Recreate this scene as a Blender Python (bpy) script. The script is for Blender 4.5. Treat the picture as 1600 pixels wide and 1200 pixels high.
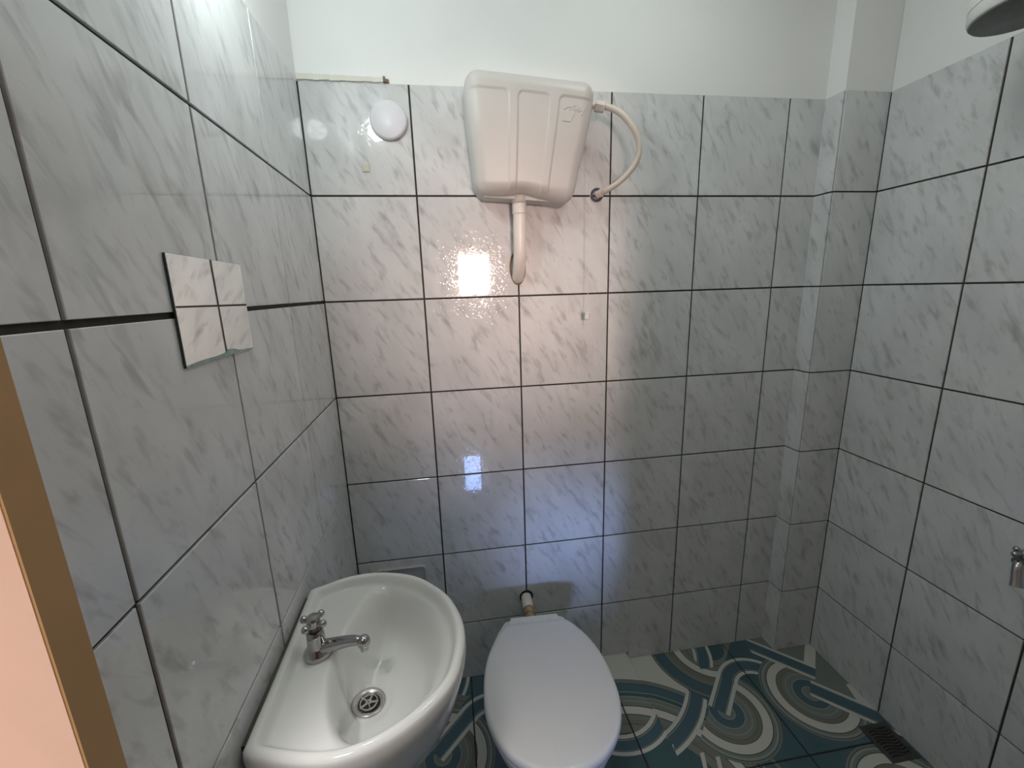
import bpy, math, random
from mathutils import Vector, Matrix
random.seed(7)
S = bpy.context.scene
for o in list(bpy.data.objects): bpy.data.objects.remove(o)
COL = S.collection

# ------------------------------------------------------------------ camera
CAM = Vector((0.3805, -1.3864, 1.5227))
CR = Vector((0.9888, -0.1462, -0.0298)).normalized()
CF = Vector((0.1363, 0.9663, -0.2182)).normalized()
CU = CR.cross(CF).normalized()
FPX = 655.78
cd = bpy.data.cameras.new('camera'); cam = bpy.data.objects.new('camera', cd); COL.objects.link(cam)
cd.sensor_width = 36.0; cd.lens = 36.0 * FPX / 1600.0; cd.clip_start = 0.01
M = Matrix((CR, CU, -CF)).transposed().to_4x4(); M.translation = CAM
cam.matrix_world = M
S.camera = cam

# ------------------------------------------------------------------ world, exposure, assumed and added hall lights
w = bpy.data.worlds.new('world'); S.world = w; w.use_nodes = True
w.node_tree.nodes['Background'].inputs[0].default_value = (0.75, 0.82, 0.9, 1)
w.node_tree.nodes['Background'].inputs[1].default_value = 0.3
S.view_settings.view_transform = 'Standard'; S.view_settings.look = 'None'
S.view_settings.exposure = 0.24; S.view_settings.gamma = 1.0; S.view_settings.use_curve_mapping = False

def area(name, loc, target, sx, sy, power, col, spread):
    l = bpy.data.lights.new(name, 'AREA'); l.shape = 'RECTANGLE'; l.size = sx; l.size_y = sy
    l.energy = power; l.color = col; l.spread = math.radians(spread)
    o = bpy.data.objects.new(name, l); COL.objects.link(o); o.location = loc
    o.rotation_euler = (Vector(target) - Vector(loc)).to_track_quat('-Z', 'Y').to_euler()
    return o
CEIL_FILL = 12.0
WARM_P, BLUE_P, BULB, DOOR_FILL_P = 1.12, 0.24, 76.0, 6.2
area('assumed_warm_light', (0.70, -3.9, 1.715), (0.62, 0, 1.52), 0.36, 0.46, WARM_P, (1.0, 0.70, 0.61), 21)  # assumed unseen source in the hall, no window built; casts the warm pool
area('assumed_blue_light', (0.66, -3.9, 0.72), (0.775, 0, 0.60), 0.30, 0.26, BLUE_P, (0.38, 0.52, 1.0), 11)  # assumed unseen bluish source, narrow beam for the blue pool behind the toilet
area('added_glint_light', (0.485, -1.72, 0.07), (0.42, 0, 0.82), 0.125, 0.36, 0.075, (0.33, 0.50, 1.0), 30)  # unseen light added near the floor for a blue reflection in the tiles

area('door_fill_light', (-0.05, -1.52, 2.54), (-0.06, -1.055, 1.2), 0.3, 0.25, DOOR_FILL_P, (1.0, 0.95, 0.92), 56)  # unseen fill added overhead in the hall, aimed to brighten the door face

# ------------------------------------------------------------------ helpers
def ray(x, y): return CF + CR * ((x - 800) / FPX) - CU * ((y - 600) / FPX)
def on(x, y, axis, val):
    v = ray(x, y); s = (val - CAM[axis]) / v[axis]; return CAM + v * s

def mk(name, verts, faces, mat, parent=None, smooth=False, loc=None):
    me = bpy.data.meshes.new(name); me.from_pydata([tuple(v) for v in verts], [], faces); me.validate(); me.update()
    if smooth:
        for p in me.polygons: p.use_smooth = True
    for m in (mat if isinstance(mat, (list, tuple)) else [mat]): me.materials.append(m)
    o = bpy.data.objects.new(name, me); COL.objects.link(o)
    if loc is not None: o.location = loc
    if parent is not None: o.parent = parent
    return o
def tag(o, label=None, cat=None, group=None, kind=None):
    if label: o['label'] = label
    if cat: o['category'] = cat
    if group: o['group'] = group
    if kind: o['kind'] = kind
    return o
def empty(name, loc, label, cat, group=None):
    o = bpy.data.objects.new(name, None); COL.objects.link(o); o.location = loc; o.empty_display_size = 0.05
    return tag(o, label, cat, group)
def child(o, root):
    """parent an object built in world coordinates without moving it"""
    o.parent = root; o.matrix_parent_inverse = Matrix.Translation(-Vector(root.location)); return o

class G:
    def __init__(s): s.v = []; s.f = []
    def add(s, v, f):
        n = len(s.v); s.v += [Vector(a) for a in v]; s.f += [tuple(i + n for i in q) for q in f]; return s
    def box(s, x0, x1, y0, y1, z0, z1):
        return s.add([(x0,y0,z0),(x1,y0,z0),(x1,y1,z0),(x0,y1,z0),(x0,y0,z1),(x1,y0,z1),(x1,y1,z1),(x0,y1,z1)],
                     [(0,3,2,1),(4,5,6,7),(0,1,5,4),(1,2,6,5),(2,3,7,6),(3,0,4,7)])
    def loft(s, loops, cap0=True, cap1=True):
        n = len(loops[0]); v = [p for l in loops for p in l]; f = []
        for k in range(len(loops) - 1):
            for i in range(n):
                j = (i + 1) % n; f.append((k*n+i, k*n+j, (k+1)*n+j, (k+1)*n+i))
        if cap0: f.append(tuple(range(n - 1, -1, -1)))
        if cap1: f.append(tuple((len(loops)-1)*n + i for i in range(n)))
        return s.add(v, f)
    def tube(s, pts, rad, n=14, caps=True):
        pts = [Vector(p) for p in pts]; m = len(pts)
        r = rad if isinstance(rad, (list, tuple)) else [rad] * m
        t0 = (pts[1] - pts[0]).normalized()
        up = Vector((0, 0, 1)) if abs(t0.z) < 0.9 else Vector((1, 0, 0))
        a = t0.cross(up).normalized(); loops = []
        for i, p in enumerate(pts):
            t = (pts[min(i+1, m-1)] - pts[max(i-1, 0)]).normalized()
            a = (a - t * a.dot(t)).normalized(); b = t.cross(a)
            loops.append([p + (a * math.cos(2*math.pi*k/n) + b * math.sin(2*math.pi*k/n)) * r[i] for k in range(n)])
        return s.loft(loops, caps, caps)
    def lathe(s, prof, c, axis=(0,0,1), n=24, cap0=True, cap1=True):
        ax = Vector(axis).normalized(); up = Vector((0,0,1)) if abs(ax.z) < 0.9 else Vector((1,0,0))
        a = ax.cross(up).normalized(); b = ax.cross(a); c = Vector(c)
        loops = [[c + ax*h + (a*math.cos(2*math.pi*k/n) + b*math.sin(2*math.pi*k/n))*r for k in range(n)] for r, h in prof]
        return s.loft(loops, cap0, cap1)
    def ball(s, c, r, n=14, m=9, sc=(1,1,1)):
        c = Vector(c); loops = []
        for k in range(m + 1):
            ph = math.pi * (k + 0.02) / (m + 0.04)
            loops.append([c + Vector((math.sin(ph)*math.cos(2*math.pi*i/n)*r*sc[0], math.sin(ph)*math.sin(2*math.pi*i/n)*r*sc[1], -math.cos(ph)*r*sc[2])) for i in range(n)])
        return s.loft(loops)
    def build(s, name, mat, parent=None, smooth=False, root=None):
        o = mk(name, s.v, s.f, mat, None, smooth)
        if root is not None: child(o, root)
        elif parent is not None: o.parent = parent
        return o
def sharpen(o, ang=40):
    me = o.data
    try: me.set_sharp_from_angle(angle=math.radians(ang))
    except Exception: pass
    return o
def catmull(pts, k=8):
    P = [Vector(p) for p in pts]; P = [2*P[0]-P[1]] + P + [2*P[-1]-P[-2]]; out = []
    for i in range(1, len(P) - 2):
        for q in range(k):
            t = q / k
            out.append(0.5*((2*P[i]) + (P[i+1]-P[i-1])*t + (2*P[i-1]-5*P[i]+4*P[i+1]-P[i+2])*t*t + (3*P[i]-P[i-1]-3*P[i+1]+P[i+2])*t**3))
    out.append(P[-2]); return out
def closed_spline(pts, n):
    P = [Vector(p) for p in pts]; m = len(P); d = []
    for i in range(m):
        for q in range(12):
            t = q / 12; a, b, c, e = P[i-1], P[i], P[(i+1) % m], P[(i+2) % m]
            d.append(0.5*((2*b) + (c-a)*t + (2*a-5*b+4*c-e)*t*t + (3*b-a-3*c+e)*t**3))
    L = [0]
    for i in range(len(d)): L.append(L[-1] + (d[(i+1) % len(d)] - d[i]).length)
    out = []; j = 0
    for k in range(n):
        s = L[-1] * k / n
        while L[j+1] < s: j += 1
        out.append(d[j].lerp(d[(j+1) % len(d)], (s - L[j]) / max(1e-9, L[j+1]-L[j])))
    return out
def ss(a, b, x):
    t = max(0.0, min(1.0, (x - a) / (b - a))); return t*t*(3 - 2*t)

# ------------------------------------------------------------------ materials
def newmat(name):
    m = bpy.data.materials.new(name); m.use_nodes = True
    return m, m.node_tree.nodes, m.node_tree.links, m.node_tree.nodes['Principled BSDF']
def pmat(name, col, rough=0.4, metal=0.0, var=0.06, scale=12, bump=0.0, bscale=60, coat=0.0, spec=0.5):
    m, N, L, b = newmat(name)
    tc = N.new('ShaderNodeTexCoord'); nz = N.new('ShaderNodeTexNoise'); nz.inputs['Scale'].default_value = scale
    nz.inputs['Detail'].default_value = 4
    L.new(tc.outputs['Object'], nz.inputs['Vector'])
    cr = N.new('ShaderNodeValToRGB'); e = cr.color_ramp.elements
    e[0].position = 0.3; e[1].position = 0.7
    e[0].color = (*[c*(1-var) for c in col], 1); e[1].color = (*[min(1, c*(1+var)) for c in col], 1)
    L.new(nz.outputs['Fac'], cr.inputs['Fac']); L.new(cr.outputs['Color'], b.inputs['Base Color'])
    b.inputs['Roughness'].default_value = rough; b.inputs['Metallic'].default_value = metal
    b.inputs['Coat Weight'].default_value = coat; b.inputs['Specular IOR Level'].default_value = spec
    if bump:
        n2 = N.new('ShaderNodeTexNoise'); n2.inputs['Scale'].default_value = bscale; L.new(tc.outputs['Object'], n2.inputs['Vector'])
        bp = N.new('ShaderNodeBump'); bp.inputs['Strength'].default_value = bump; bp.inputs['Distance'].default_value = 0.0018
        L.new(n2.outputs['Fac'], bp.inputs['Height']); L.new(bp.outputs['Normal'], b.inputs['Normal'])
    return m

def marble(name, base=(0.73, 0.75, 0.76)):
    m, N, L, b = newmat(name)
    tc = N.new('ShaderNodeTexCoord'); oi = N.new('ShaderNodeObjectInfo')
    mul = N.new('ShaderNodeMath'); mul.operation = 'MULTIPLY'; mul.inputs[1].default_value = 37.0
    L.new(oi.outputs['Random'], mul.inputs[0])
    cx = N.new('ShaderNodeCombineXYZ')
    for i in range(3): L.new(mul.outputs[0], cx.inputs[i])
    add = N.new('ShaderNodeVectorMath'); add.operation = 'ADD'
    L.new(tc.outputs['Object'], add.inputs[0]); L.new(cx.outputs[0], add.inputs[1])
    def noise(scale, rot, vec, detail=3, rough=0.5, dist=0.0):
        mp = N.new('ShaderNodeMapping'); mp.vector_type = 'POINT'
        r = N.new('ShaderNodeVectorRotate'); r.rotation_type = 'Z_AXIS'; r.inputs['Angle'].default_value = rot
        L.new(tc.outputs['Object'], r.inputs['Vector'])
        mp.inputs['Scale'].default_value = vec; L.new(r.outputs[0], mp.inputs['Vector'])
        ad = N.new('ShaderNodeVectorMath'); ad.operation = 'ADD'
        L.new(mp.outputs[0], ad.inputs[0]); L.new(cx.outputs[0], ad.inputs[1])
        n = N.new('ShaderNodeTexNoise'); n.inputs['Scale'].default_value = scale; n.inputs['Detail'].default_value = detail
        n.inputs['Roughness'].default_value = rough; n.inputs['Distortion'].default_value = dist
        L.new(ad.outputs[0], n.inputs['Vector']); return n
    def ramp(n, stops):
        c = N.new('ShaderNodeValToRGB'); el = c.color_ramp.elements
        while len(el) < len(stops): el.new(0.5)
        for e, (p, v) in zip(el, stops): e.position = p; e.color = (v, v, v, 1)
        L.new(n.outputs['Fac'], c.inputs['Fac']); return c
    ROT = math.radians(59)
    cloud = ramp(noise(9, ROT, (0.55, 1, 1), 4), [(0.32, 0.88), (0.66, 1.03)])
    st = ramp(noise(1.0, ROT, (15, 46, 18), 2.5, 0.55, 0.25), [(0.54, 1.0), (0.67, 0.81), (0.80, 0.65)])
    st2 = ramp(noise(1.0, ROT + 0.22, (11, 30, 12), 3, 0.5, 0.4), [(0.55, 1.0), (0.74, 0.86)])
    def mult(a, c):
        x = N.new('ShaderNodeMix'); x.data_type = 'RGBA'; x.blend_type = 'MULTIPLY'; x.inputs[0].default_value = 1
        if isinstance(a, tuple): x.inputs[6].default_value = (*a, 1)
        else: L.new(a, x.inputs[6])
        L.new(c, x.inputs[7]); return x.outputs[2]
    c = mult(base, cloud.outputs[0]); c = mult(c, st.outputs[0]); c = mult(c, st2.outputs[0])
    L.new(c, b.inputs['Base Color'])
    b.inputs['Roughness'].default_value = 0.03; b.inputs['IOR'].default_value = 1.48
    nb = noise(1.0, 0.4, (105, 105, 105), 1.5, 0.5, 1.4)
    bp = N.new('ShaderNodeBump'); bp.inputs['Strength'].default_value = 0.30; bp.inputs['Distance'].default_value = 0.0011
    m1 = N.new('ShaderNodeMath'); m1.operation = 'SUBTRACT'; m1.inputs[1].default_value = 0.55; L.new(nb.outputs['Fac'], m1.inputs[0])
    m2 = N.new('ShaderNodeMath'); m2.operation = 'MAXIMUM'; m2.inputs[1].default_value = 0.0; L.new(m1.outputs[0], m2.inputs[0])
    L.new(m2.outputs[0], bp.inputs['Height']); L.new(bp.outputs['Normal'], b.inputs['Normal'])
    return m

MT = marble('marble_print_tile')
GROUT = pmat('dark_grout', (0.043, 0.038, 0.031), 0.9, var=0.25, scale=40)
PAINT = pmat('white_wall_paint', (0.88, 0.89, 0.885), 0.6, var=0.012, scale=5, bump=0.05, bscale=18)
SALMON = pmat('salmon_wall_paint', (0.72, 0.60, 0.52), 0.6, var=0.03)
HALLF = pmat('hall_floor', (0.24, 0.20, 0.17), 0.3)
CERAM = pmat('white_ceramic', (0.74, 0.75, 0.73), 0.10, var=0.015, scale=6)
PLAST = pmat('cream_white_plastic', (0.62, 0.61, 0.59), 0.42, var=0.015)
PVC = pmat('white_pvc', (0.80, 0.76, 0.72), 0.35, var=0.03)
LIDM = pmat('white_lid_plastic', (0.72, 0.72, 0.73), 0.26, var=0.01)
HOSE = pmat('ivory_hose', (0.72, 0.66, 0.58), 0.4, var=0.05)
CHROME = pmat('chrome', (0.44, 0.44, 0.45), 0.12, 1.0, var=0.03, scale=30)
STEEL = pmat('brushed_steel', (0.58, 0.57, 0.55), 0.24, 1.0, var=0.05)
DARK = pmat('black_gap', (0.015, 0.015, 0.015), 0.7)
BRASS = pmat('tarnished_brass', (0.42, 0.30, 0.16), 0.5, 0.35, var=0.35, scale=60)
MORTAR = pmat('brown_mortar', (0.20, 0.15, 0.10), 0.9, var=0.3, scale=50)
MIRROR = pmat('mirror_silver', (0.78, 0.84, 0.83), 0.015, 1.0, var=0.0)
GLASSD = pmat('dark_glass_edge', (0.03, 0.05, 0.045), 0.3)
GLASSG = pmat('green_glass_edge', (0.22, 0.36, 0.34), 0.15, var=0.2, scale=80)
CAPW = pmat('white_cap_plastic', (0.78, 0.77, 0.82), 0.35, var=0.01)
BEIGE = pmat('beige_pad', (0.62, 0.60, 0.48), 0.6, var=0.06)
WOOD = pmat('brown_door_edge', (0.52, 0.31, 0.14), 0.55, var=0.08, scale=8)
DOORP = pmat('pale_salmon_door_paint', (0.92, 0.61, 0.47), 0.5, var=0.03)
GREYP = pmat('grey_spray_face', (0.16, 0.17, 0.165), 0.5, var=0.1, scale=80)
DRAINM = pmat('dark_cast_drain', (0.10, 0.10, 0.095), 0.45, 0.6, var=0.2, scale=60)
BLUEP = pmat('dark_blue_sleeve', (0.03, 0.05, 0.09), 0.5)
SHOWW = pmat('white_shower_plastic', (0.76, 0.76, 0.74), 0.3, var=0.01)
CORDM = pmat('white_cord', (0.80, 0.78, 0.75), 0.6)
PLATE = pmat('grey_ceramic_plate', (0.50, 0.50, 0.50), 0.2, var=0.04)

# ------------------------------------------------------------------ floor print: interlaced ribbons drawn as arcs and straight bands
XS, ZF = 1.024, 0.032        # step in the floor: raised to ZF left of XS
def floor_material():
    m, N, L, b = newmat('printed_ribbon_floor_tile')
    geo = N.new('ShaderNodeNewGeometry'); sep = N.new('ShaderNodeSeparateXYZ'); L.new(geo.outputs['Position'], sep.inputs[0])
    X0, Y0 = sep.outputs[0], sep.outputs[1]
    def math_(op, a, c=None):
        n = N.new('ShaderNodeMath'); n.operation = op
        for i, v in enumerate((a, c)):
            if v is None: continue
            if isinstance(v, (int, float)): n.inputs[i].default_value = v
            else: L.new(v, n.inputs[i])
        return n.outputs[0]
    # the raised part of the floor left of the step was laid with its print slightly displaced
    lt = math_('LESS_THAN', X0, XS)
    X = math_('ADD', X0, math_('MULTIPLY', lt, 0.010)); Y = math_('ADD', Y0, math_('MULTIPLY', lt, 0.030))
    WH = (0.60, 0.60, 0.55); GG = (0.20, 0.225, 0.20); GL = (0.30, 0.33, 0.30); BL = (0.070, 0.130, 0.165); TE = (0.055, 0.115, 0.125); DK = (0.06, 0.085, 0.085); BR = (0.20, 0.19, 0.155)
    def lin(a, bb, c):   # a*X + b*Y + c
        return math_('ADD', math_('ADD', math_('MULTIPLY', X, a), math_('MULTIPLY', Y, bb)), c)
    def rad(cx, cy):
        dx = math_('SUBTRACT', X, cx); dy = math_('SUBTRACT', Y, cy)
        return math_('SQRT', math_('ADD', math_('MULTIPLY', dx, dx), math_('MULTIPLY', dy, dy)))
    def rampc(d, lo, hi, stops):
        f = math_('DIVIDE', math_('SUBTRACT', d, lo), hi - lo)
        c = N.new('ShaderNodeValToRGB'); c.color_ramp.interpolation = 'CONSTANT'; el = c.color_ramp.elements
        while len(el) < len(stops): el.new(0.5)
        for e, (p, v) in zip(el, stops): e.position = max(0, (p - lo) / (hi - lo)); e.color = (*v, 1)
        L.new(f, c.inputs['Fac']); return c.outputs[0]
    cur = [None]
    def over(col, masks):
        k = masks[0]
        for q in masks[1:]: k = math_('MULTIPLY', k, q)
        x = N.new('ShaderNodeMix'); x.data_type = 'RGBA'
        L.new(k, x.inputs[0]); L.new(cur[0], x.inputs[6])
        if isinstance(col, tuple): x.inputs[7].default_value = (*col, 1)
        else: L.new(col, x.inputs[7])
        cur[0] = x.outputs[2]
    gt = lambda a, v: math_('GREATER_THAN', a, v)
    lt_ = lambda a, v: math_('LESS_THAN', a, v)
    # ground of blue with a soft mottling
    nz = N.new('ShaderNodeTexNoise'); nz.inputs['Scale'].default_value = 3.5; L.new(geo.outputs['Position'], nz.inputs['Vector'])
    cr = N.new('ShaderNodeValToRGB'); cr.color_ramp.elements[0].color = (*TE, 1); cr.color_ramp.elements[1].color = (*BL, 1)
    cr.color_ramp.elements[0].position = 0.4; cr.color_ramp.elements[1].position = 0.6
    L.new(nz.outputs['Fac'], cr.inputs['Fac']); cur[0] = cr.outputs[0]
    RIBBON = lambda lo, hi, wln=0.013: [(0, DK), (lo, WH), (lo + wln, DK), (lo + wln + .003, GL), (lo + wln + .006, BL), (hi - wln - .004, GL), (hi - wln - .002, DK), (hi - wln, WH), (hi, DK)]
    RING = [(0, GG), (.026, GL), (.029, BL), (.058, GL), (.061, GG), (.080, GL), (.083, GG), (.097, DK), (.099, BR), (.111, DK), (.114, WH), (.144, DK), (.147, GG), (.156, GL), (.163, DK), (.166, GG), (.172, DK)]
    def ring(cx, cy, extra=(), s=1.0, ext45=None):
        d = rad(cx, cy); over(rampc(d, 0, .2, [(p * s, c) for p, c in RING]), [lt_(d, .174 * s)] + list(extra))
    # --- middle tile
    inT1 = [gt(X0, 0.925), lt_(X0, 1.463), gt(Y0, -0.453)]
    over(WH, [gt(X0, 0.80), lt_(X0, 1.20), gt(Y0, -0.19)])
    d = rad(0.88, -0.55)        # wide rings low on the left
    over(rampc(d, .2, .5, [(.2, TE), (.27, DK), (.273, GG), (.30, DK), (.303, BR), (.318, GG), (.334, DK), (.338, WH), (.366, DK), (.369, GG), (.384, GL), (.388, GG), (.402, GL), (.406, TE), (.42, GL), (.423, BL), (.455, DK), (.458, GG), (.472, DK)]), [lt_(d, .475), gt(X0, 0.80), lt_(lin(1, 1, 0), 1.06)])
    d = rad(1.385, 0.0)         # wide rings high in the middle
    over(rampc(d, 0, .3, [(0, TE), (.07, GG), (.095, DK), (.098, GG), (.118, DK), (.12, WH), (.15, DK), (.153, BR), (.175, GG), (.192, DK), (.195, BL), (.235, DK), (.237, GG), (.247, DK)]), [lt_(d, .25), lt_(lin(1, -1, 0), 1.50), gt(X0, 0.925)])
    d = rad(1.165, 0.03)        # thin ribbon crossing those rings at the wall
    over(rampc(d, .1, .3, RIBBON(.155, .228, .012)), [gt(d, .155), lt_(d, .228), gt(Y, -.098), gt(X, 1.3)])
    ring(1.290, -0.275, [gt(lin(1, -1, 0), 1.489), gt(rad(.89, .03), .43)])
    # ribbon two: straight at 45 degrees, then an arc over into the next tile
    s = lin(.7071, -.7071, 0)
    lo, hi = 1.489 * .7071 - .007, 1.574 * .7071 + .007
    over(rampc(s, 1.0, 1.2, RIBBON(lo, hi)), [gt(s, lo), lt_(s, hi), lt_(lin(1, 1, 0), 1.21), gt(lin(1, 1, 0), 1.0)])
    d = rad(1.467, -0.23)
    over(rampc(d, .05, .2, RIBBON(.080, .154)), [gt(d, .080), lt_(d, .154), gt(lin(1, 1, 0), 1.208), gt(Y, -.2)])
    # ribbon one: arc that sweeps down to the left
    d = rad(.89, .03)
    over(rampc(d, .3, .5, RIBBON(.362, .438)), [gt(d, .362), lt_(d, .438), lt_(lin(1, 1, 0), 1.024), gt(X0, XS)])
    # ribbon three further left
    d = rad(.905, -.135)
    over(rampc(d, .1, .25, RIBBON(.148, .215)), [gt(d, .148), lt_(d, .215), lt_(lin(-.6, 1, 0), -.79), lt_(X0, XS)])
    # three thin strokes near the front edge
    for x0 in (1.025, 1.125, 1.175):
        q = lin(1, -.35, -x0 - .35 * .38)
        over(WH, [gt(q, -.007), lt_(q, .007), lt_(Y, -.345 - (x0 - 1.02) * .4), gt(Y0, -.453), gt(X0, XS)])
    # --- right tile
    ring(1.645, -0.265)
    sm, df = lin(1, 1, 0), lin(1, -1, 0)
    over(GG, [gt(X, 1.60), gt(sm, 1.53)])
    over(GG, [gt(df, 1.905), gt(sm, 1.41), gt(X, 1.62)])
    over(WH, [gt(df, 1.868), lt_(df, 1.922), gt(sm, 1.583)])
    over(WH, [gt(lin(1, -.3, 0), 1.882), lt_(Y, -.255), gt(sm, 1.47)])
    for lo, hi, cut in ((1.490, 1.590, None), (1.363, 1.471, 1)):
        s = lin(1, 1, 0)
        mk_ = [gt(s, lo), lt_(s, hi), gt(X, 1.555)]
        mk_ += [gt(lin(1, -1, 0), 1.905), gt(X, 1.64)] if cut else [lt_(lin(1, -1, 0), 1.925)]
        over(rampc(s, 1.3, 1.7, RIBBON(lo, hi, .017)), mk_)
    # --- tile in front
    ring(1.665, -0.628, [lt_(Y0, -.453)])
    ring(1.15, -0.64, [lt_(Y0, -.453)])
    # --- left tile, the middle motif over again
    ox, oy = -1.010, 0.028
    d = rad(1.165 + ox, .03 + oy)
    over(rampc(d, .1, .3, RIBBON(.155, .228, .012)), [gt(d, .155), lt_(d, .228), gt(Y, -.075), lt_(X, .6)])
    d = rad(1.385 + ox, oy)
    over(rampc(d, 0, .3, [(0, TE), (.07, GG), (.095, DK), (.098, GG), (.118, DK), (.12, WH), (.15, DK), (.153, BR), (.175, GG), (.192, DK), (.195, BL), (.235, DK), (.237, GG), (.247, DK)]), [lt_(d, .25), gt(d, .075), lt_(lin(1, -1, 0), .43), lt_(X, .6)])
    ring(1.290 + ox, -.275 + oy)
    s = lin(.7071, -.7071, -(ox - oy) * .7071)
    lo, hi = 1.489 * .7071 - .007, 1.574 * .7071 + .007
    over(rampc(s, 1.0, 1.2, RIBBON(lo, hi)), [gt(s, lo), lt_(s, hi), lt_(lin(1, 1, 0), 1.21 + ox + oy), gt(lin(1, 1, 0), 1.0 + ox + oy)])
    d = rad(1.467 + ox, -0.23 + oy)
    over(rampc(d, .05, .2, RIBBON(.080, .154)), [gt(d, .080), lt_(d, .154), gt(lin(1, 1, 0), 1.208 + ox + oy), gt(Y, -.19), lt_(X, .6)])
    L.new(cur[0], b.inputs['Base Color']); b.inputs['Roughness'].default_value = 0.32
    return m
FLOORM = floor_material()

# ------------------------------------------------------------------ room shell
H = 2.60; ZT = 2.106
X6, PX, PD, X8 = 1.6501, 0.005, 0.0672, 1.8224
LA, RA = 0.0237, -0.0135
ROWS = [0.0] + [0.283 + 0.3051 * k for k in range(6)] + [ZT]
def xl(y): return LA * -y                      # left wall surface
def xr(y): return X8 + RA * (-y - PD)          # right wall surface
def struct(o, label, cat): return tag(o, label, cat, None, 'structure')
def wall(name, label, segs):
    g = G(); mats = []
    for (x0, x1, y0, y1, z0, z1) in segs: g.box(x0, x1, y0, y1, z0, z1)
    return g
# back wall: grout bed behind the tiles, paint above
def two_mat(name, lower, upper, label):
    g = G(); nl = 0
    for q in lower: g.add(*q)
    nl = len(g.f)
    for q in upper: g.add(*q)
    o = mk(name, g.v, g.f, [GROUT, PAINT])
    for i, p in enumerate(o.data.polygons): p.material_index = 0 if i < nl else 1
    return struct(o, label, 'wall')
def prism(pts, z0, z1):
    n = len(pts)
    return [(x, y, z0) for x, y in pts] + [(x, y, z1) for x, y in pts], [tuple(range(n-1, -1, -1)), tuple(range(n, 2*n))] + [(i, (i+1) % n, n+(i+1) % n, n+i) for i in range(n)]
e = 0.004
wall_back = two_mat('wall_back', [prism([(-.14, e), (2.0, e), (2.0, .14), (-.14, .14)], -.04, ZT), prism([(X6+e, e+.02), (X6+PX+e, -PD+e), (X8+.15, -PD+e), (X8+.15, e+.02)], -.04, ZT)],
    [prism([(-.14, .001), (2.0, .001), (2.0, .14), (-.14, .14)], ZT, H), prism([(X6+.001, .02), (X6+PX+.001, -PD+.001), (X8+.15, -PD+.001), (X8+.15, .02)], ZT, H)],
    'back wall of grey marble print tiles with dark joints and white paint above')
yE = -1.018
wall_left = two_mat('wall_left', [prism([(-e, 0.0), (-.14, 0.0), (-.14, yE), (xl(yE)-e, yE)], -.04, ZT)],
    [prism([(-.001, 0.0), (-.14, 0.0), (-.14, yE), (xl(yE)-.001, yE)], ZT, H)], 'left wall of grey marble print tiles beside the wash basin')
yR = -1.22
wall_right = two_mat('wall_right', [prism([(X8+e, -PD), (xr(yR)+e, yR), (1.98, yR), (1.98, -PD)], -.04, ZT)],
    [prism([(X8+.001, -PD), (xr(yR)+.001, yR), (1.98, yR), (1.98, -PD)], ZT, H)], 'right wall of grey marble print tiles in the shower corner')
struct(G().box(-1.3, 2.1, -4.2, .14, H, H + .1).build('ceiling', PAINT), 'white painted ceiling above the bathroom', 'ceiling')
floor = struct(G().box(-.14, 2.0, -1.36, .14, -.06, -.0035).box(-.14, XS - .001, -1.36, .14, -.0035, ZF - .0035).build('floor', GROUT), 'bathroom floor of blue and white ribbon print tiles', 'floor')

# hall behind the camera, entered through the doorway
g = G().box(.91, 2.1, -1.36, -1.22, -.06, H).box(-1.3, .91, -1.36, -1.22, 2.08, H).box(-1.3, -.14, -1.2, -1.08, -.06, H)
struct(g.build('wall_front', SALMON), 'front wall around the bathroom doorway, salmon painted', 'wall')
g = G().box(-1.42, -1.3, -4.2, -1.08, -.06, H).box(.98, 1.1, -4.2, -1.36, -.06, H).box(-1.42, 1.1, -4.32, -4.2, -.06, H)
struct(g.build('wall_hall', SALMON), 'salmon painted hall walls outside the bathroom', 'wall')
struct(G().box(-1.3, .98, -4.2, -1.36, -.08, -.004).box(-1.3, -.14, -1.36, -1.2, -.08, -.004).build('floor_hall', HALLF), 'plain beige hall floor outside the bathroom', 'floor')

# ---- wall tiles, one object each
def tile(name, parent, org, du, u0, u1, z0, z1, n, gap=0.005, gz=None, mat=MT, th=0.012):
    """a bevelled tile on a wall: org + du*u along the wall, n = outward normal"""
    gz = gap if gz is None else gz
    a0, a1 = u0 + gap/2, u1 - gap/2
    gl, gh = (gz if isinstance(gz, tuple) else (gz, gz))
    b0, b1 = z0 + gl/2, z1 - gh/2
    cu, cz = (a0 + a1)/2, (b0 + b1)/2; w, h = (a1 - a0)/2, (b1 - b0)/2; c = 0.0009
    j = random.uniform(-.0004, .0003)
    v = []
    for (ww, hh, d) in ((w - c, h - c, 0), (w, h, -c), (w, h, -th)):
        v += [(-ww, -hh, d + j), (ww, -hh, d + j), (ww, hh, d + j), (-ww, hh, d + j)]
    f = [(0, 1, 2, 3)] + [(4*k + 4 + i, 4*k + 4 + (i+1) % 4, 4*k + (i+1) % 4, 4*k + i) for k in (0, 1) for i in range(4)]
    o = mk(name, v, f, mat)
    P = Vector(org) + Vector(du) * cu; P.z = cz
    nn = Vector(n).normalized(); d = Vector(du).normalized(); up = nn.cross(d)
    if up.z < 0: raise ValueError('frame')
    rx = Matrix.Rotation(random.uniform(-.0012, .0012), 4, 'X') @ Matrix.Rotation(random.uniform(-.0012, .0012), 4, 'Y')
    m = Matrix((d, up, nn)).transposed().to_4x4() @ rx; m.translation = P
    o.parent = parent; o.matrix_world = m
    return o
COLS = [0.0, .3031, .6081, .9131, 1.2181, 1.5231, X6]
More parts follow.
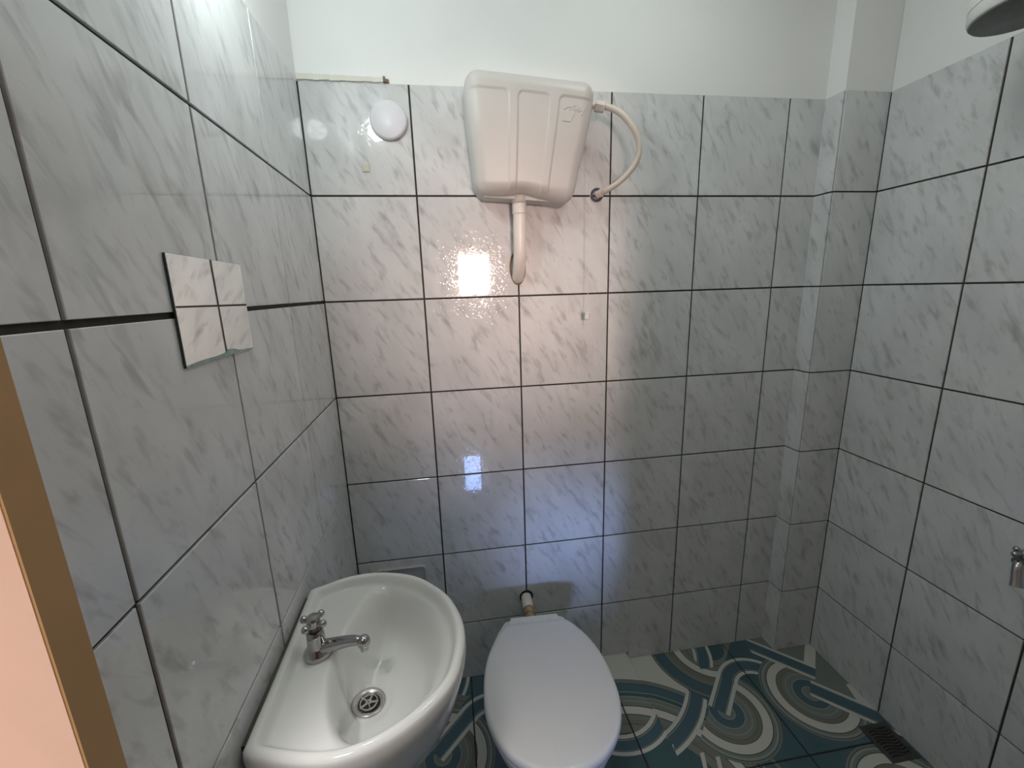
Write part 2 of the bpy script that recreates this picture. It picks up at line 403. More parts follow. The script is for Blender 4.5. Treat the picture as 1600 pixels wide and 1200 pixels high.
for i in range(6):
    for k in range(7):
        z0 = ROWS[k]
        zg = (.005, .005)
        if k == 0:
            if COLS[i+1] < 1.0: z0 = ZF
            if i == 3:
                tile('wall_tile', wall_back, (0, 0, 0), (1, 0, 0), COLS[3] + .0026, 1.0299, ZF, ROWS[1], (0, -1, 0), .0, (.0, .0052))
                tile('wall_tile', wall_back, (0, 0, 0), (1, 0, 0), 1.0301, COLS[4] - .0026, .0, ROWS[1], (0, -1, 0), .0, (.0, .0052))
                continue
        tile('wall_tile', wall_back, (0, 0, 0), (1, 0, 0), COLS[i], COLS[i+1] + (.0075 if i == 5 else 0), z0, ROWS[k+1], (0, -1, 0), .0052, (.0 if k == 0 else .0052, .0 if k == 6 else .0052))
sd = Vector((PX, -PD, 0)); 
for k in range(7):
    gz = (.0 if k == 0 else .0045, .0 if k == 6 else .0045)
    tile('wall_tile', wall_back, (X6, 0, 0), sd.normalized(), -.004, sd.length - .0035, ROWS[k], ROWS[k+1], (-PD, -PX, 0), .002, gz)
    tile('wall_tile', wall_back, (X6 + PX, -PD, 0), (1, 0, 0), 0.0030, X8 - X6 - PX + .0012, ROWS[k], ROWS[k+1], (0, -1, 0), .003, gz)
dl = Vector((-LA, 1, 0)).normalized()
LC = [-1.0185, -.9314, -.6215, -.3108, -.001]
for i in range(4):
    for k in range(7):
        gg = .0035 if i == 3 else .0055
        gz = (.0 if k == 0 else (.0085 if k == 5 else .0048), .0 if k == 6 else (.0085 if k == 4 else .0048))
        tile('wall_tile', wall_left, (0, 0, 0), dl, LC[i]*math.sqrt(1+LA*LA), LC[i+1]*math.sqrt(1+LA*LA), ROWS[k] if k else ZF, ROWS[k+1], (1, LA, 0), gg, gz)
dr = Vector((RA, -1, 0)).normalized()
RC = [-.0012, .3674 - PD, .6645 - PD, .962 - PD, 1.22 - PD]
for i in range(4):
    for k in range(7):
        gz = (.0 if k == 0 else .005, .0 if k == 6 else .005)
        tile('wall_tile', wall_right, (X8, -PD, 0), dr, RC[i], RC[i+1], ROWS[k], ROWS[k+1], (-1, -RA, 0), .0055, gz)

# ---- floor tiles
def ftile(x0, x1, y0, y1, zt=0.0, g0=.0048):
    x0 += g0/2; x1 -= g0/2; y0 += g0/2; y1 -= g0/2; c = .0012
    v = []
    for a, z in ((c, zt), (0, zt - c), (0, zt - .01)):
        v += [(x0+a, y0+a, z), (x1-a, y0+a, z), (x1-a, y1-a, z), (x0+a, y1-a, z)]
    f = [(0, 1, 2, 3)] + [(4*k + 4 + i, 4*k + 4 + (i+1) % 4, 4*k + (i+1) % 4, 4*k + i) for k in (0, 1) for i in range(4)]
    return mk('floor_tile', v, f, FLOORM, floor)
FY = [-1.35, -.992, -.4535, .003]
for x0, x1 in ((XS - .002, 1.463), (1.463, 1.99)):
    for k in range(3): ftile(x0, x1, FY[k], FY[k+1] + (.02 if k == 2 else 0))
for x0, x1 in ((-.13, .377), (.377, .916), (.916, XS + .0024)):
    for k in range(3): ftile(x0, x1, FY[k] - .03, FY[k+1] - (.03 if k < 2 else -.02), ZF)

# ---- paint-flecked filler strip along the tile tops in the left corner
g = G()
N_ = 16
for i in range(N_):
    a, b_ = .002 + .232 * i / N_, .002 + .232 * (i + 1) / N_
    zt = 2.1225 - .0035 * (i / N_) ; zb = 2.1075 + .0008 * math.sin(i * 1.7)
    g.box(a, b_, -.006 + .001 * math.sin(i * 2.3), .006, zb, zt)
trim = g.build('trim_1', pmat('cream_filler', (0.78, 0.77, 0.70), .7, var=.05))
struct(trim, 'cream filler strip along the tile tops in the left corner', 'trim')
g = G().box(.234, .240, -.009, .004, 2.107, 2.121).add(*prism([(.240, -.008), (.249, -.005), (.249, .003), (.240, .003)], 2.107, 2.115))
tag(child(g.build('broken_end', MORTAR), trim), 'broken brown end')

# ---- door leaf at the left of the doorway
dx1 = .05
door = struct(G().box(-.74, dx1 - .002, -1.0555, -1.0235, .012, 2.08).build('door_1', DOORP), 'pale salmon door with a brown edge at the lower left', 'door')
tag(child(G().box(dx1 - .002, dx1, -1.0545, -1.0230, .012, 2.08).build('edge_band', WOOD), door), 'brown wooden edge')

# ------------------------------------------------------------------ wall lamp (bulb) on the left wall above the tiles, out of frame
lamp = empty('wall_lamp', (xl(-.583), -.583, 2.21), 'bare white bulb lamp on the left wall above the tiles', 'lamp')
child(G().lathe([(.04, 0), (.04, .008), (.030, .014)], (xl(-.583) + .001, -.583, 2.21), (1, 0, 0), 24).build('base', SHOWW, smooth=False), lamp)
child(G().lathe([(.018, .012), (.019, .05), (.016, .068)], (xl(-.583), -.583, 2.21), (1, 0, -.35), 20).build('socket', SHOWW, smooth=False), lamp)
bm, N, L, b = newmat('lit_bulb')
b.inputs['Emission Color'].default_value = (0.90, 1.0, 0.985, 1); b.inputs['Emission Strength'].default_value = BULB
b.inputs['Base Color'].default_value = (0.9, 0.9, 0.9, 1)
g = G().ball((.1326, -.583, 2.178), .036, 20, 12)
child(g.build('bulb', bm, smooth=True), lamp)

# unseen fill lamp added on the ceiling to lift the upper right walls
cl = empty('added_fill_lamp', (1.02, -.55, H), 'added unseen fill lamp, round and white, on the bathroom ceiling', 'lamp')
child(G().lathe([(.15, -.001), (.15, -.020), (.135, -.026)], (1.02, -.55, H), (0, 0, 1), 40).build('base', SHOWW), cl)
dm, N, L, b = newmat('added_fill_glow')
b.inputs['Emission Color'].default_value = (0.93, 1.0, 0.96, 1); b.inputs['Emission Strength'].default_value = CEIL_FILL
child(G().lathe([(.132, -.0265), (.12, -.040), (.07, -.050), (0, -.053)], (1.02, -.55, H), (0, 0, 1), 40, False, False).build('diffuser', dm, smooth=True), cl)

# ------------------------------------------------------------------ cistern
TC = Vector((.631, -.066, 1.941)); TILT = math.radians(-3.9)
RT = Matrix.Rotation(-TILT, 4, 'Y')
tank = empty('toilet_cistern', TC, 'off white plastic toilet cistern tilted high on the back wall', 'cistern')
HW, HH, HD = .184, .156, .063
def tank_pt(x, y, z):
    """rounded, tapered box; local x,z in -1..1, y -1 front .. 1 back"""
    P = Vector((x*HW, y*HD, z*HH)); r = .040
    q = Vector((max(-HW+r, min(HW-r, P.x)), max(-HD+r, min(HD+.02, P.y)), max(-HH+r, min(HH-r, P.z))))
    d = P - q
    if d.length > 1e-9:
        # rounding only towards front and sides
        P = q + d.normalized() * min(r, d.length) if d.length > r else P
    v = (P.z + HH) / (2*HH)
    tap = .80 + .20 * ss(0, 1, v) ** .8 if v < 1 else 1.0
    dep = .84 + .16 * ss(0, .75, v)
    u = P.x / HW
    out = Vector((P.x * tap, (P.y - HD) * dep + HD, P.z))
    if y <= -.999 or P.y < -HD * .6:
        m = 0.0
        sx = P.x / HW
        top = .66
        for a0, a1 in ((-1.3, -.35), (-.215, .275), (.415, 1.3)):
            zt = .66
            # rounded-rectangle distance
            cx, hw = (a0 + a1)/2 * HW, (a1 - a0)/2 * HW; z1 = zt * HH; z0 = -1.25 * HH
            qx = abs(P.x - cx) - hw + .016; qz = abs(P.z - (z0 + z1)/2) - (z1 - z0)/2 + .016
            sdf = math.hypot(max(qx, 0), max(qz, 0)) + min(max(qx, qz), 0) - .016
            m = max(m, ss(.0013, -.0013, sdf))
        fr = ss(-HD * .7, -HD, P.y)
        out.y += .0030 * m * fr
        out.y -= .006 * (1 - abs(sx) ** 2.2) * fr            # slight belly
    if v < .2:                                               # wavy lower edge
        k = ss(.2, 0, v)
        out.z += k * (.010 * math.exp(-((u + .05) / .28) ** 2) - .006 * ss(.3, .8, u))
    return out
def tank_mesh():
    NX, NZ, NY = 150, 96, 12
    idx = {}; V = []; F = []
    def put(x, y, z):
        key = (round(x, 5), round(y, 5), round(z, 5))
        if key not in idx: idx[key] = len(V); V.append(tank_pt(x, y, z))
        return idx[key]
    lx = [-1 + 2*i/NX for i in range(NX+1)]; lz = [-1 + 2*i/NZ for i in range(NZ+1)]; ly = [-1 + 2*i/NY for i in range(NY+1)]
    def sheet(A, B, fn, flip):
        for i in range(len(A)-1):
            for j in range(len(B)-1):
                q = [put(*fn(A[i], B[j])), put(*fn(A[i+1], B[j])), put(*fn(A[i+1], B[j+1])), put(*fn(A[i], B[j+1]))]
                F.append(tuple(q[::-1] if flip else q))
    sheet(lx, lz, lambda a, c: (a, -1, c), False)
    sheet(lx, lz, lambda a, c: (a, 1, c), True)
    sheet(ly, lz, lambda a, c: (-1, a, c), True)
    sheet(ly, lz, lambda a, c: (1, a, c), False)
    sheet(lx, ly, lambda a, c: (a, c, 1), False)
    sheet(lx, ly, lambda a, c: (a, c, -1), True)
    return V, F
V, F = tank_mesh()
tm = mk('tank_body', [RT @ v for v in V], F, PLAST, tank, True)
def tp(x, y, z): return RT @ tank_pt(x, y, z)      # tank-local point in root space
# darker lower tray showing under the shell
g = G().add(*prism([(-.122, -.008), (.085, -.008), (.085, .052), (-.122, .052)], -.1585, -.130))
o = g.build('base_tray', PLAST, tank); o.matrix_local = RT
# embossed script mark in the upper part of the right panel
def strokes(lines, r=.0014):
    g = G()
    for ln in lines:
        pts = []
        for (a, c) in ln:
            x = .50 + a * .36; z = .56 - c * .30
            p = tank_pt(x, -1, z); pts.append(RT @ (p + Vector((0, -.0002, 0))))
        g.tube(catmull(pts, 4), r, 6)
    return g
LOGO = [[(0, .98), (.16, .97), (.33, .98)], [(.33, 1.0), (.42, .75), (.52, .45)], [(.02, .38), (.16, .24), (.30, .22)],
        [(.28, .40), (.36, .18), (.46, .12)], [(.38, .16), (.46, .42)], [(.50, .15), (.53, .40), (.63, .15)],
        [(.64, .30), (.73, .18), (.66, .42), (.80, .34)], [(.82, .62), (.90, .30), (1.0, 0)]]
tag(strokes(LOGO).build('embossed_mark', PLAST, tank, True), 'raised script mark')
# outlet collar
wc = lambda p: Vector(p) - TC
g = G().lathe([(.024, .0), (.025, -.012), (.021, -.030)], wc((.607, -.055, 1.802)), (0, 0, 1), 24)
g.build('outlet_collar', PLAST, tank, True)
# pull cord with bead
cx0 = on(925, 172, 1, -.07); cb = on(918, 487, 1, -.045)
pts = [wc(cx0.lerp(cb, i / 10)) for i in range(11)]
cord = G().tube(pts, .0009, 6).build('pull_cord', CORDM, tank)
bp = on(917.5, 494, 1, -.045)
G().lathe([(.006, .012), (.0085, .010), (.0088, -.009), (.0065, -.012)], wc(bp), (.12, 0, 1), 16).build('bead', CORDM, cord, False)
G().tube([wc(bp + Vector((0, 0, -.011))), wc(bp + Vector((.003, 0, -.03))), wc(bp + Vector((.006, 0, -.043)))], .0008, 6).tube([wc(bp + Vector((0, 0, -.011))), wc(bp + Vector((-.002, 0, -.03))), wc(bp + Vector((-.003, 0, -.046)))], .0008, 6).build('knot_tail', CORDM, cord)
# short lever arm that carries the cord
G().tube([wc((.80, -.07, 2.035)), wc(cx0)], .003, 8).build('lever', PLAST, tank)

# flush pipe, tank to wall
pr = Vector((.607, -.055, 1.80))
fp = empty('flush_pipe', (.607, -.055, 1.55), 'white plastic flush pipe running down from the cistern into the wall', 'pipe')
pts = [(.607, -.055, 1.772), (.607, -.055, 1.74), (.606, -.053, 1.67), (.606, -.047, 1.625), (.606, -.030, 1.590), (.606, -.008, 1.568), (.606, .02, 1.556)]
child(sharpen(G().tube(catmull(pts, 6), .0195, 24).build('pipe', PVC, smooth=True)), fp)
child(G().lathe([(.0198, 0), (.0215, .002), (.0215, .05), (.0198, .052)], (.607, -.055, 1.745), (0, 0, 1), 24).build('sleeve', PVC, smooth=False), fp)
g = G(); lo = []
n = 40
def uring(rx, rz, zc, y): return [Vector((.606 + rx * math.cos(t), y, zc + rz * math.sin(t))) for t in [2*math.pi*i/n for i in range(n)]]
g.loft([uring(.0268, .054, 1.592, -.0005), uring(.0262, .0535, 1.592, -.003), uring(.0205, .045, 1.594, -.0035), uring(.019, .043, 1.594, .004)], False, False)
child(g.build('mortar_ring', MORTAR, smooth=False), fp)

# supply hose with nut and wall sleeve
hs = empty('supply_hose', tuple(on(932, 305, 1, 0)), 'ivory flexible water hose looping from the cistern to the wall', 'hose')
hp = [on(936, 167, 1, -.075), on(952, 168, 1, -.085), on(972, 179, 1, -.098), on(991, 203, 1, -.105), on(999, 232, 1, -.100), on(990, 260, 1, -.085), on(968, 284, 1, -.058), on(946, 298, 1, -.028), on(931, 305, 1, .006)]
child(G().tube(catmull(hp, 8), .0088, 16).build('hose', HOSE, smooth=True), hs)
a = on(928, 165, 1, -.073); b_ = on(944, 168, 1, -.080)
child(G().lathe([(.013, -.012), (.0155, -.010), (.0155, .014), (.012, .017)], a.lerp(b_, .5), (b_ - a), 6).build('nut', PVC), hs)
child(G().lathe([(.009, -.022), (.009, -.010)], a.lerp(b_, .5), (b_ - a), 14).build('stub', PVC), hs)
hc = on(932, 305, 1, 0)
child(G().lathe([(.021, .0), (.021, .0045), (.0135, .0050), (.0125, -.004)], hc, (0, -1, 0), 24, True, False).build('wall_sleeve', BLUEP), hs)
child(G().lathe([(.0125, .003), (.0115, .020)], hc, (on(946, 298, 1, -.028) - hc), 16).build('ferrule', PVC), hs)

# round cap, beige pad
dc = on(607, 188, 1, -.006)
cap = G().lathe([(.052, 0), (.053, .004), (.051, .010), (.046, .0125), (.0, .0135)], (dc.x, -.001, dc.z), (-.04, -1, .02), 48, True, False)
cap = tag(cap.build('round_wall_cap', CAPW, smooth=True), 'round white plastic cap on the tile left of the cistern', 'cap'); sharpen(cap, 50)
pc = on(572, 263, 1, 0)
g = G(); hs_ = .0105
lo = lambda s, y: [Vector((pc.x + sx*s, y, pc.z + sz*s)) for sx, sz in ((-1, -1), (1, -1), (1, 1), (-1, 1))]
g.loft([lo(hs_, .002), lo(hs_, -.002), lo(hs_ * .82, -.0032)])
tag(g.build('adhesive_pad', BEIGE), 'tiny square beige adhesive pad below the round cap', 'pad')

# ------------------------------------------------------------------ mirror on the left wall
ml = [on(x, y, 0, xl(-.62) + .006) for x, y in ((255, 394), (378, 413), (399, 543), (290, 576))]
ys = [(ml[0].y + ml[3].y)/2, (ml[1].y + ml[2].y)/2]
mr = empty('wall_mirror', (xl(-.62), (ys[0]+ys[1])/2, 1.42), 'small frameless square mirror stuck on the left wall tiles', 'mirror')
nrm = Vector((1, LA, 0)).normalized()
top, bot = [ml[0], ml[1]], [ml[3], ml[2]]
def flat(p, d): return Vector((xl(p.y) , p.y, p.z)) + nrm * d
q = [flat(ml[3], 0), flat(ml[2], 0), flat(ml[1], 0), flat(ml[0], 0)]
cen = sum(q, Vector()) / 4
inset = lambda p, s, d: cen + (p - cen) * s + nrm * d
g = G().loft([[inset(p, 1, .001) for p in q], [inset(p, 1, .0040) for p in q]], True, False)
child(g.build('glass_edge', GLASSD), mr)
g = G().add([inset(p, .994, .0044) for p in q] + [inset(p, 1, .0039) for p in q], [(0, 1, 2, 3)] + [(4+i, 4+(i+1) % 4, (i+1) % 4, i) for i in range(4)])
mo = child(g.build('silvered_face', MIRROR), mr)
# chipped lower edge of the glass
ch = [q[0].lerp(q[1], t) for t in (0, .12, .25, .38, .5, .56, .64, .74, .86, 1)]
hgt = [.003, .0045, .005, .0045, .0055, .010, .009, .004, .002, .0007]
g = G().add([p + nrm * .0047 for p in ch] + [p + nrm * .0048 + Vector((0, 0, h)) for p, h in zip(ch, hgt)] + [p + nrm * .001 + Vector((0, 0, -.001)) for p in ch],
            [(i, i+1, 11+i, 10+i) for i in range(9)] + [(20+i, 21+i, i+1, i) for i in range(9)])
tag(child(g.build('chipped_edge', GLASSG), mr), 'chipped green glass edge')

# ------------------------------------------------------------------ wash basin
ZR = .86
rim = [(.022, -.475), (.049, -.462), (.091, -.444), (.148, -.437), (.206, -.447), (.26, -.470), (.304, -.508), (.340, -.555), (.363, -.613), (.371, -.664), (.366, -.715), (.352, -.762), (.326, -.797), (.285, -.832), (.238, -.857), (.19, -.870), (.147, -.870), (.092, -.858), (.037, -.838), (.031, -.820), (.029, -.72), (.025, -.60), (.021, -.490)]
NB = 168
OUT = closed_spline([(x, y, 0) for x, y in rim], NB)
BC = Vector((.185, -.655, 0))
basin = empty('wash_basin', (.03, -.655, 0), 'white ceramic D shaped wash basin fixed to the left wall', 'basin')
def bowl_z(p, s):
    """basin surface height below the rim at plan point p, s = 0 centre .. 1 rim"""
    # distance in from the rim (approx.)
    return 0
def edge_x(y):        # edge between tap deck and deep bowl
    return .119 + .30 * max(0, (y + .668)) ** 1.55 * 2.0 + 1.15 * max(0, -.69 - y) ** 1.7
def depth(P, din):
    rimfall = ss(.013, .030, din)                    # rounded inner lip
    lip = -.004 * ss(.004, .018, din) 
    deck = .019 * rimfall
    ex = edge_x(P.y)
    t = ss(ex - .006, ex + .046, P.x)
    inner = ss(.022, .12, din)
    d2 = math.hypot((P.x - .178) / .145, (P.y + .660) / .185)
    bowl = (.045 + .085 * max(0, 1 - d2 ** 2)) * ss(.020, .085, din)
    sag = max(0, 1 - math.hypot(P.x - .168, P.y + .658) / .05)
    z = -(deck + t * bowl)
    k = ss(.050, .036, math.hypot(P.x - .170, P.y + .658))
    return z * (1 - k) + (-.146 - .10 * (P.x - .170)) * k
def dist_in(P, s):
    return min((P - q_).length for q_ in OUT)
RS = [1.0, .992, .98, .965, .95, .935, .92, .905, .89, .87, .85, .83, .80, .77, .74, .70, .66, .62, .57, .53, .49, .46, .43, .40, .37, .34, .31, .28, .25, .22, .19, .16, .13, .10, .07, .04]
loops = []
def ring_at(s): return [BC + (q_ - BC) * s for q_ in OUT]
for s_ in RS:
    lo = []
    for P in ring_at(s_):
        din = dist_in(P, s_)
        z = ZR + depth(P, din)
        if din < .010: z -= .006 * (1 - din / .010) ** 2
        lo.append(Vector((P.x, P.y, z)))
    loops.append(lo)
outer = []
for s_, dz in ((.30, -.235), (.55, -.215), (.78, -.16), (.90, -.105), (.955, -.070), (.985, -.048), (1.004, -.034), (1.008, -.022), (1.006, -.013)):
    outer.append([Vector((max(P.x, .021), P.y, ZR + dz)) for P in ring_at(s_)])
g = G().loft(outer + loops, True, True)
bo = child(g.build('bowl', CERAM, smooth=True), basin)
# drain in the bowl
DCn = Vector((.170, -.658, 0)); dz0 = ZR + depth(DCn, dist_in(DCn, 0))
dr_ = child(G().lathe([(.0325, .000), (.0330, .003), (.0300, .0045), (.0210, .0015), (.0200, -.004)], (DCn.x, DCn.y, dz0), (.10, 0, 1), 32, False, False).build('drain', STEEL, smooth=True), basin)
o = G().lathe([(.0325, .0004), (.0, .0005)], (DCn.x, DCn.y, dz0), (.12, 0, 1), 24, False, False).build('drain_hole', DARK, smooth=False); child(o, basin)
g = G()
for k in range(5):
    t = 2*math.pi*k/5
    g.tube([(DCn.x, DCn.y, dz0 + .0018), (DCn.x + .019*math.cos(t), DCn.y + .019*math.sin(t), dz0 + .0018)], .0022, 6)
g.lathe([(.006, .0005), (.006, .003), (0, .0036)], (DCn.x, DCn.y, dz0), (0, 0, 1), 14, False, False)
g.tube([(DCn.x + .0165*math.cos(2*math.pi*i/24), DCn.y + .0165*math.sin(2*math.pi*i/24), dz0 + .0018) for i in range(25)], .0018, 6)
child(g.build('drain_grate', STEEL), basin)
# grey mounting bed between basin and wall, pedestal below
child(G().box(xl(-.65) - .006 + .003, .026, -.815, -.485, ZR - .06, ZR - .016).build('mounting_bed', pmat('grey_silicone', (.09, .08, .06), .9, var=.3)), basin)
ped = [[Vector((.125 + rx*math.cos(2*math.pi*i/28), -.655 + ry*math.sin(2*math.pi*i/28), z)) for i in range(28)] for rx, ry, z in ((.098, .10, ZF), (.096, .098, ZF + .03), (.082, .085, .12), (.080, .082, .40), (.092, .095, .58), (.11, .12, .66))]
child(sharpen(G().loft(ped).build('pedestal', CERAM, smooth=True)), basin)

# faucet
fb = Vector((.086, -.650, ZR - .0185))
fc = empty('basin_faucet', fb, 'chrome faucet with a four ball cross handle on the wash basin', 'faucet')
child(sharpen(G().lathe([(.026, 0), (.0265, .004), (.0245, .010), (.019, .017), (.0165, .022), (.0165, .040), (.0150, .052), (.0130, .054)], fb, (0, 0, 1), 28).build('body', CHROME, smooth=True)), fc)
sp = [fb + Vector(v) for v in ((.004, 0, .012), (.020, -.003, .017), (.040, -.008, .024), (.060, -.013, .0305), (.078, -.018, .034), (.090, -.021, .0335))]
cs = catmull(sp, 5)
rr = [.0165 - .0085 * (i / (len(cs)-1)) ** .7 for i in range(len(cs))]
spt = child(G().tube(cs, rr, 18).ball(sp[-1] + Vector((.003, -.001, -.001)), .0125, 16, 10, (1, 1, 1.05)).build('spout', CHROME, smooth=True), fc)
child(G().lathe([(.0085, 0), (.0080, -.012), (.006, -.013)], sp[-1] + Vector((.003, -.001, -.006)), (0, 0, 1), 16).build('outlet', CHROME), fc)
child(G().lathe([(.010, .052), (.010, .066)], fb, (0, 0, 1), 16).build('stem', pmat('dark_metal', (.10, .10, .10), .3, .9)), fc)
hd = child(sharpen(G().lathe([(.011, .064), (.0125, .066), (.0125, .076), (.0135, .079), (.011, .084), (0, .0855)], fb, (0, 0, 1), 24, True, False).build('handle', CHROME, smooth=True)), fc)
for k in range(4):
    t = math.radians(67 + 90*k); d = Vector((math.cos(t), math.sin(t), 0)); c0 = fb + Vector((0, 0, .073))
    g = G().tube([c0 + d*.008, c0 + d*.014, c0 + d*.019], [.0052, .0042, .0055], 12).ball(c0 + d*.0215, .0072, 14, 9)
    o = g.build('ball_arm', CHROME, smooth=True); o.parent = hd; o.matrix_parent_inverse = hd.matrix_parent_inverse.copy() @ Matrix.Identity(4)
    o.matrix_parent_inverse = Matrix.Identity(4)

# soap dish plate on the back wall behind the basin
pl, pr_, zt = .06, .240, .558
pts = []
for (cx_, cz_, a0) in ((pr_ - .014, zt - .014, 0), (pl + .014, zt - .014, 90), (pl + .014, zt - .12 + .014, 180), (pr_ - .014, zt - .12 + .014, 270)):
    for k in range(6):
        t = math.radians(a0 + 18*k); pts.append((cx_ + .014*math.cos(t), cz_ + .014*math.sin(t)))
lp = lambda s, y: [Vector(((pl+pr_)/2 + (x-(pl+pr_)/2)*s, y, (zt-.06) + (z-(zt-.06))*s)) for x, z in pts]
g = G().loft([lp(1, .003), lp(1, -.007), lp(.97, -.010), lp(.92, -.010), lp(.90, -.004)])
tag(g.build('soap_dish', PLATE), 'grey ceramic soap dish plate on the back wall behind the basin', 'soap dish')

# ------------------------------------------------------------------ toilet
toilet = empty('toilet', (.600, -.36, 0), 'white ceramic toilet with its lid closed against the back wall', 'toilet')
AX = Vector((-.04, -1, 0)).normalized(); SX = Vector((1, -.04, 0)).normalized(); TO = Vector((.606, -.185, 0))
def egg(half, back, front, bw, n=72, squ=2.2):
    """plan outline: back edge half width bw at t=back, widest 'half', tip at 'front' (distances along the axis)"""
    pts = []
    tm_ = back + (front - back) * .56
    for i in range(n):
        a = 2*math.pi*i/n
        c, s_ = math.cos(a), math.sin(a)          # s_>0 -> front, <0 -> back
        if s_ >= 0: x = half * (abs(c) ** .96) * (1 if c > 0 else -1); t = tm_ + (front - tm_) * (s_ ** .98)
        else:
            k = abs(s_)
            # blend towards straight back edge
            x = (half + (bw - half) * (k ** 2.6)) * (1 if c > 0 else -1) * (min(1, abs(c) * 3.2 + .0) if k > .93 else 1)
            if k > .93: x = bw * (abs(c) / .3676) * (1 if c > 0 else -1)
            t = tm_ - (tm_ - back) * (min(1, k / .93) ** 1.0)
        pts.append((x, t))
    return pts
def lay(pts, z, s=1.0, ct=.26, dt=0.0):
    return [TO + SX * (x * s) + AX * (ct + (t - ct) * s + dt) + Vector((0, 0, z)) for x, t in pts]
E_ = egg(.187, .012, .475, .085)
ZL = .432
lid = G().loft([lay(E_, ZL - .022, .995), lay(E_, ZL - .018, 1.0), lay(E_, ZL - .010, 1.0), lay(E_, ZL - .004, .990), lay(E_, ZL - .001, .972), lay(E_, ZL + .0005, .93), lay(E_, ZL + .0012, .80), lay(E_, ZL + .002, .5), lay(E_, ZL + .0022, .15)])
lo_ = child(lid.build('lid', LIDM, smooth=True), toilet)
seat = G().loft([lay(E_, ZL - .040, .965), lay(E_, ZL - .036, .982), lay(E_, ZL - .026, .982), lay(E_, ZL - .023, .965)])
child(sharpen(seat.build('seat', LIDM, smooth=True)), toilet)
B_ = egg(.182, -.055, .470, .080)
bl = []
for z, s_, dt in ((ZF, .60, .01), (ZF + .012, .62, .01), (ZF + .03, .60, .01), (.10, .56, .0), (.18, .62, .0), (.25, .76, .0), (.31, .90, .0), (.35, .965, .0), (.375, .985, 0), (.388, .98, 0), (.392, .96, 0)):
    bl.append(lay(B_, z, s_, .22, dt))
child(sharpen(G().loft(bl).build('bowl', CERAM, smooth=True), 60), toilet)
# raised back ledge behind the lid
led = [(-.083, -.040), (.083, -.040), (.098, .004), (.098, .030), (-.098, .030), (-.098, .004)]
g = G().loft([[TO + SX*x*s_ + AX*t + Vector((0, 0, z)) for x, t in led] for z, s_ in ((.36, 1.0), (.398, 1.0), (.404, .97))])
child(g.build('back_ledge', CERAM), toilet)
for sx in (-1, 1):
    c = TO + SX * (.05 * sx) + AX * .006
    child(G().lathe([(.012, .400), (.012, .418), (.009, .421)], c, (0, 0, 1), 16).build('hinge', LIDM), toilet)

# inlet pipe between wall and toilet
ip = empty('toilet_inlet_pipe', (.606, -.02, .36), 'short white inlet pipe with a brown collar behind the toilet', 'pipe')
c0 = Vector((.606, .01, .366)); c1 = Vector((.604, -.065, .360)); c2 = Vector((.602, -.145, .352))
child(sharpen(G().tube([c0, c0.lerp(c1, .5), c1], [.0195, .0205, .0205], 24).build('pipe', PVC, smooth=True)), ip)
child(sharpen(G().tube([c1 + (c2-c1)*-.05, c1.lerp(c2, .3), c1.lerp(c2, .32), c2], [.0212, .0212, .0180, .0180], 24).build('collar', BRASS, smooth=True)), ip)
child(G().lathe([(.0265, -.001), (.0265, .002), (.0205, .0025)], (.607, 0, .367), (0, -1, 0), 20, True, True).build('wall_hole', DARK), ip)

# ------------------------------------------------------------------ floor drain
d0, d1, d2, d3 = 1.702, 1.806, -.520, -.402
fd = empty('floor_drain', (1.754, -.461, 0), 'dark square floor drain with wavy slots by the right wall', 'drain')
g = G().box(d0, d1, d2, d2 + .014, -.004, .003).box(d0, d1, d3 - .014, d3, -.004, .003).box(d0, d0 + .014, d2 + .014, d3 - .014, -.004, .003).box(d1 - .014, d1, d2 + .014, d3 - .014, -.004, .003)
child(g.build('frame', DRAINM), fd)
child(G().box(d0 + .01, d1 - .01, d2 + .01, d3 - .01, -.003, .0006).build('pit', DARK), fd)
for k in range(9):
    yc = d2 + .020 + k * (d3 - d2 - .040) / 8
    pts = [Vector((d0 + .013 + (d1 - d0 - .026) * i / 14, yc + .0035 * math.sin(i / 14 * 2*math.pi), .0012)) for i in range(15)]
    v = []
    for p in pts: v += [p + Vector((0, -.0024, -.001)), p + Vector((0, -.0018, .0012)), p + Vector((0, .0018, .0012)), p + Vector((0, .0024, -.001))]
    f = [(4*i + a, 4*i + a + 4, 4*i + a + 5, 4*i + a + 1) for i in range(14) for a in range(3)]
    child(mk('wavy_bar', v, f, DRAINM), fd)

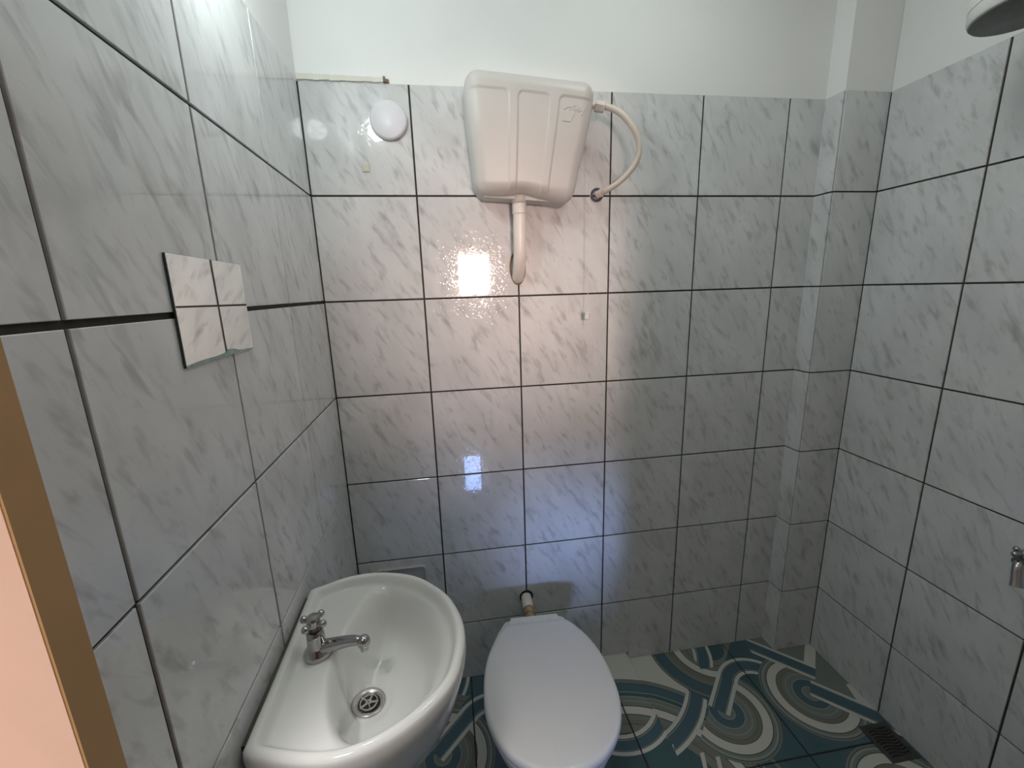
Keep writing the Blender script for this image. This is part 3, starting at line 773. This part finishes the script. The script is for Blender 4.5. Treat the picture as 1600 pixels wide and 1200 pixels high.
# ------------------------------------------------------------------ shower head on the right wall
sc = Vector((1.650, -.515, 2.078))
sh = empty('electric_shower', sc, 'round white shower head with a dark grey spray face at the upper right', 'shower')
ax = Vector((-.03, .05, 1)).normalized()
child(sharpen(G().lathe([(.097, .001), (.100, .006), (.1005, .022), (.0985, .0235), (.0985, .0255), (.1005, .027), (.098, .052), (.085, .075), (.055, .092), (.026, .10), (.022, .125)], sc, ax, 48).build('body', SHOWW, smooth=True), 35), sh)
child(G().lathe([(.0975, .0005), (.094, -.0035), (.0, -.0045)], sc, ax, 48, True, False).build('spray_face', GREYP, smooth=True), sh)
top = sc + ax * .11
child(sharpen(G().tube(catmull([top, top + Vector((.0, 0, .02)), top + Vector((.03, -.003, .045)), top + Vector((.08, -.006, .05)), Vector((xr(-.53) + .004, -.53, top.z + .05))], 6), .011, 16).build('arm', SHOWW, smooth=True)), sh)
child(G().lathe([(.03, 0), (.03, .004), (.022, .010)], (xr(-.53), -.53, top.z + .05), (-1, 0, 0), 24).build('wall_flange', SHOWW), sh)

# wall tap under the shower
tb = Vector((xr(-.648), -.648, .818))
tpx = empty('shower_tap', tb, 'chrome wall tap with a cross handle at the right edge', 'tap')
child(sharpen(G().lathe([(.026, 0), (.026, .004), (.014, .010), (.0125, .050), (.0125, .062)], tb, (-1, 0, 0), 24).build('body', CHROME, smooth=True)), tpx)
tip = on(1588, 917, 0, 1.735)
pts = [tb + Vector((-.050, 0, -.002)), tb + Vector((-.064, -.004, -.008)), tip.lerp(tb + Vector((-.068, -.006, -.014)), .5), tip]
cs = catmull(pts, 5)
child(sharpen(G().tube(cs, [.0125 - .002*math.sin(math.pi*i/(len(cs)-1)) for i in range(len(cs))], 18).build('spout', CHROME, smooth=True)), tpx)
hcn = tb + Vector((-.044, -.002, .020))
child(G().lathe([(.010, -.020), (.0105, -.012), (.008, -.008)], hcn, (0, 0, 1), 16).build('stem', CHROME), tpx)
hd = child(G().lathe([(.010, -.010), (.012, -.004), (.012, .006), (.009, .010)], hcn, (0, 0, 1), 18).build('handle', CHROME, smooth=True), tpx)
tgt = on(1588, 866, 2, hcn.z); d0_ = (tgt - hcn); d0_.z = 0; d0_.normalize()
L_ = .024
for k in range(4):
    d = Matrix.Rotation(math.pi/2*k, 3, 'Z') @ d0_
    o = G().tube([hcn + d*.009, hcn + d*(L_-.010), hcn + d*L_], [.005, .0042, .006], 12).ball(hcn + d*L_, .0075, 14, 9).build('ball_arm', CHROME, smooth=True)
    o.parent = hd
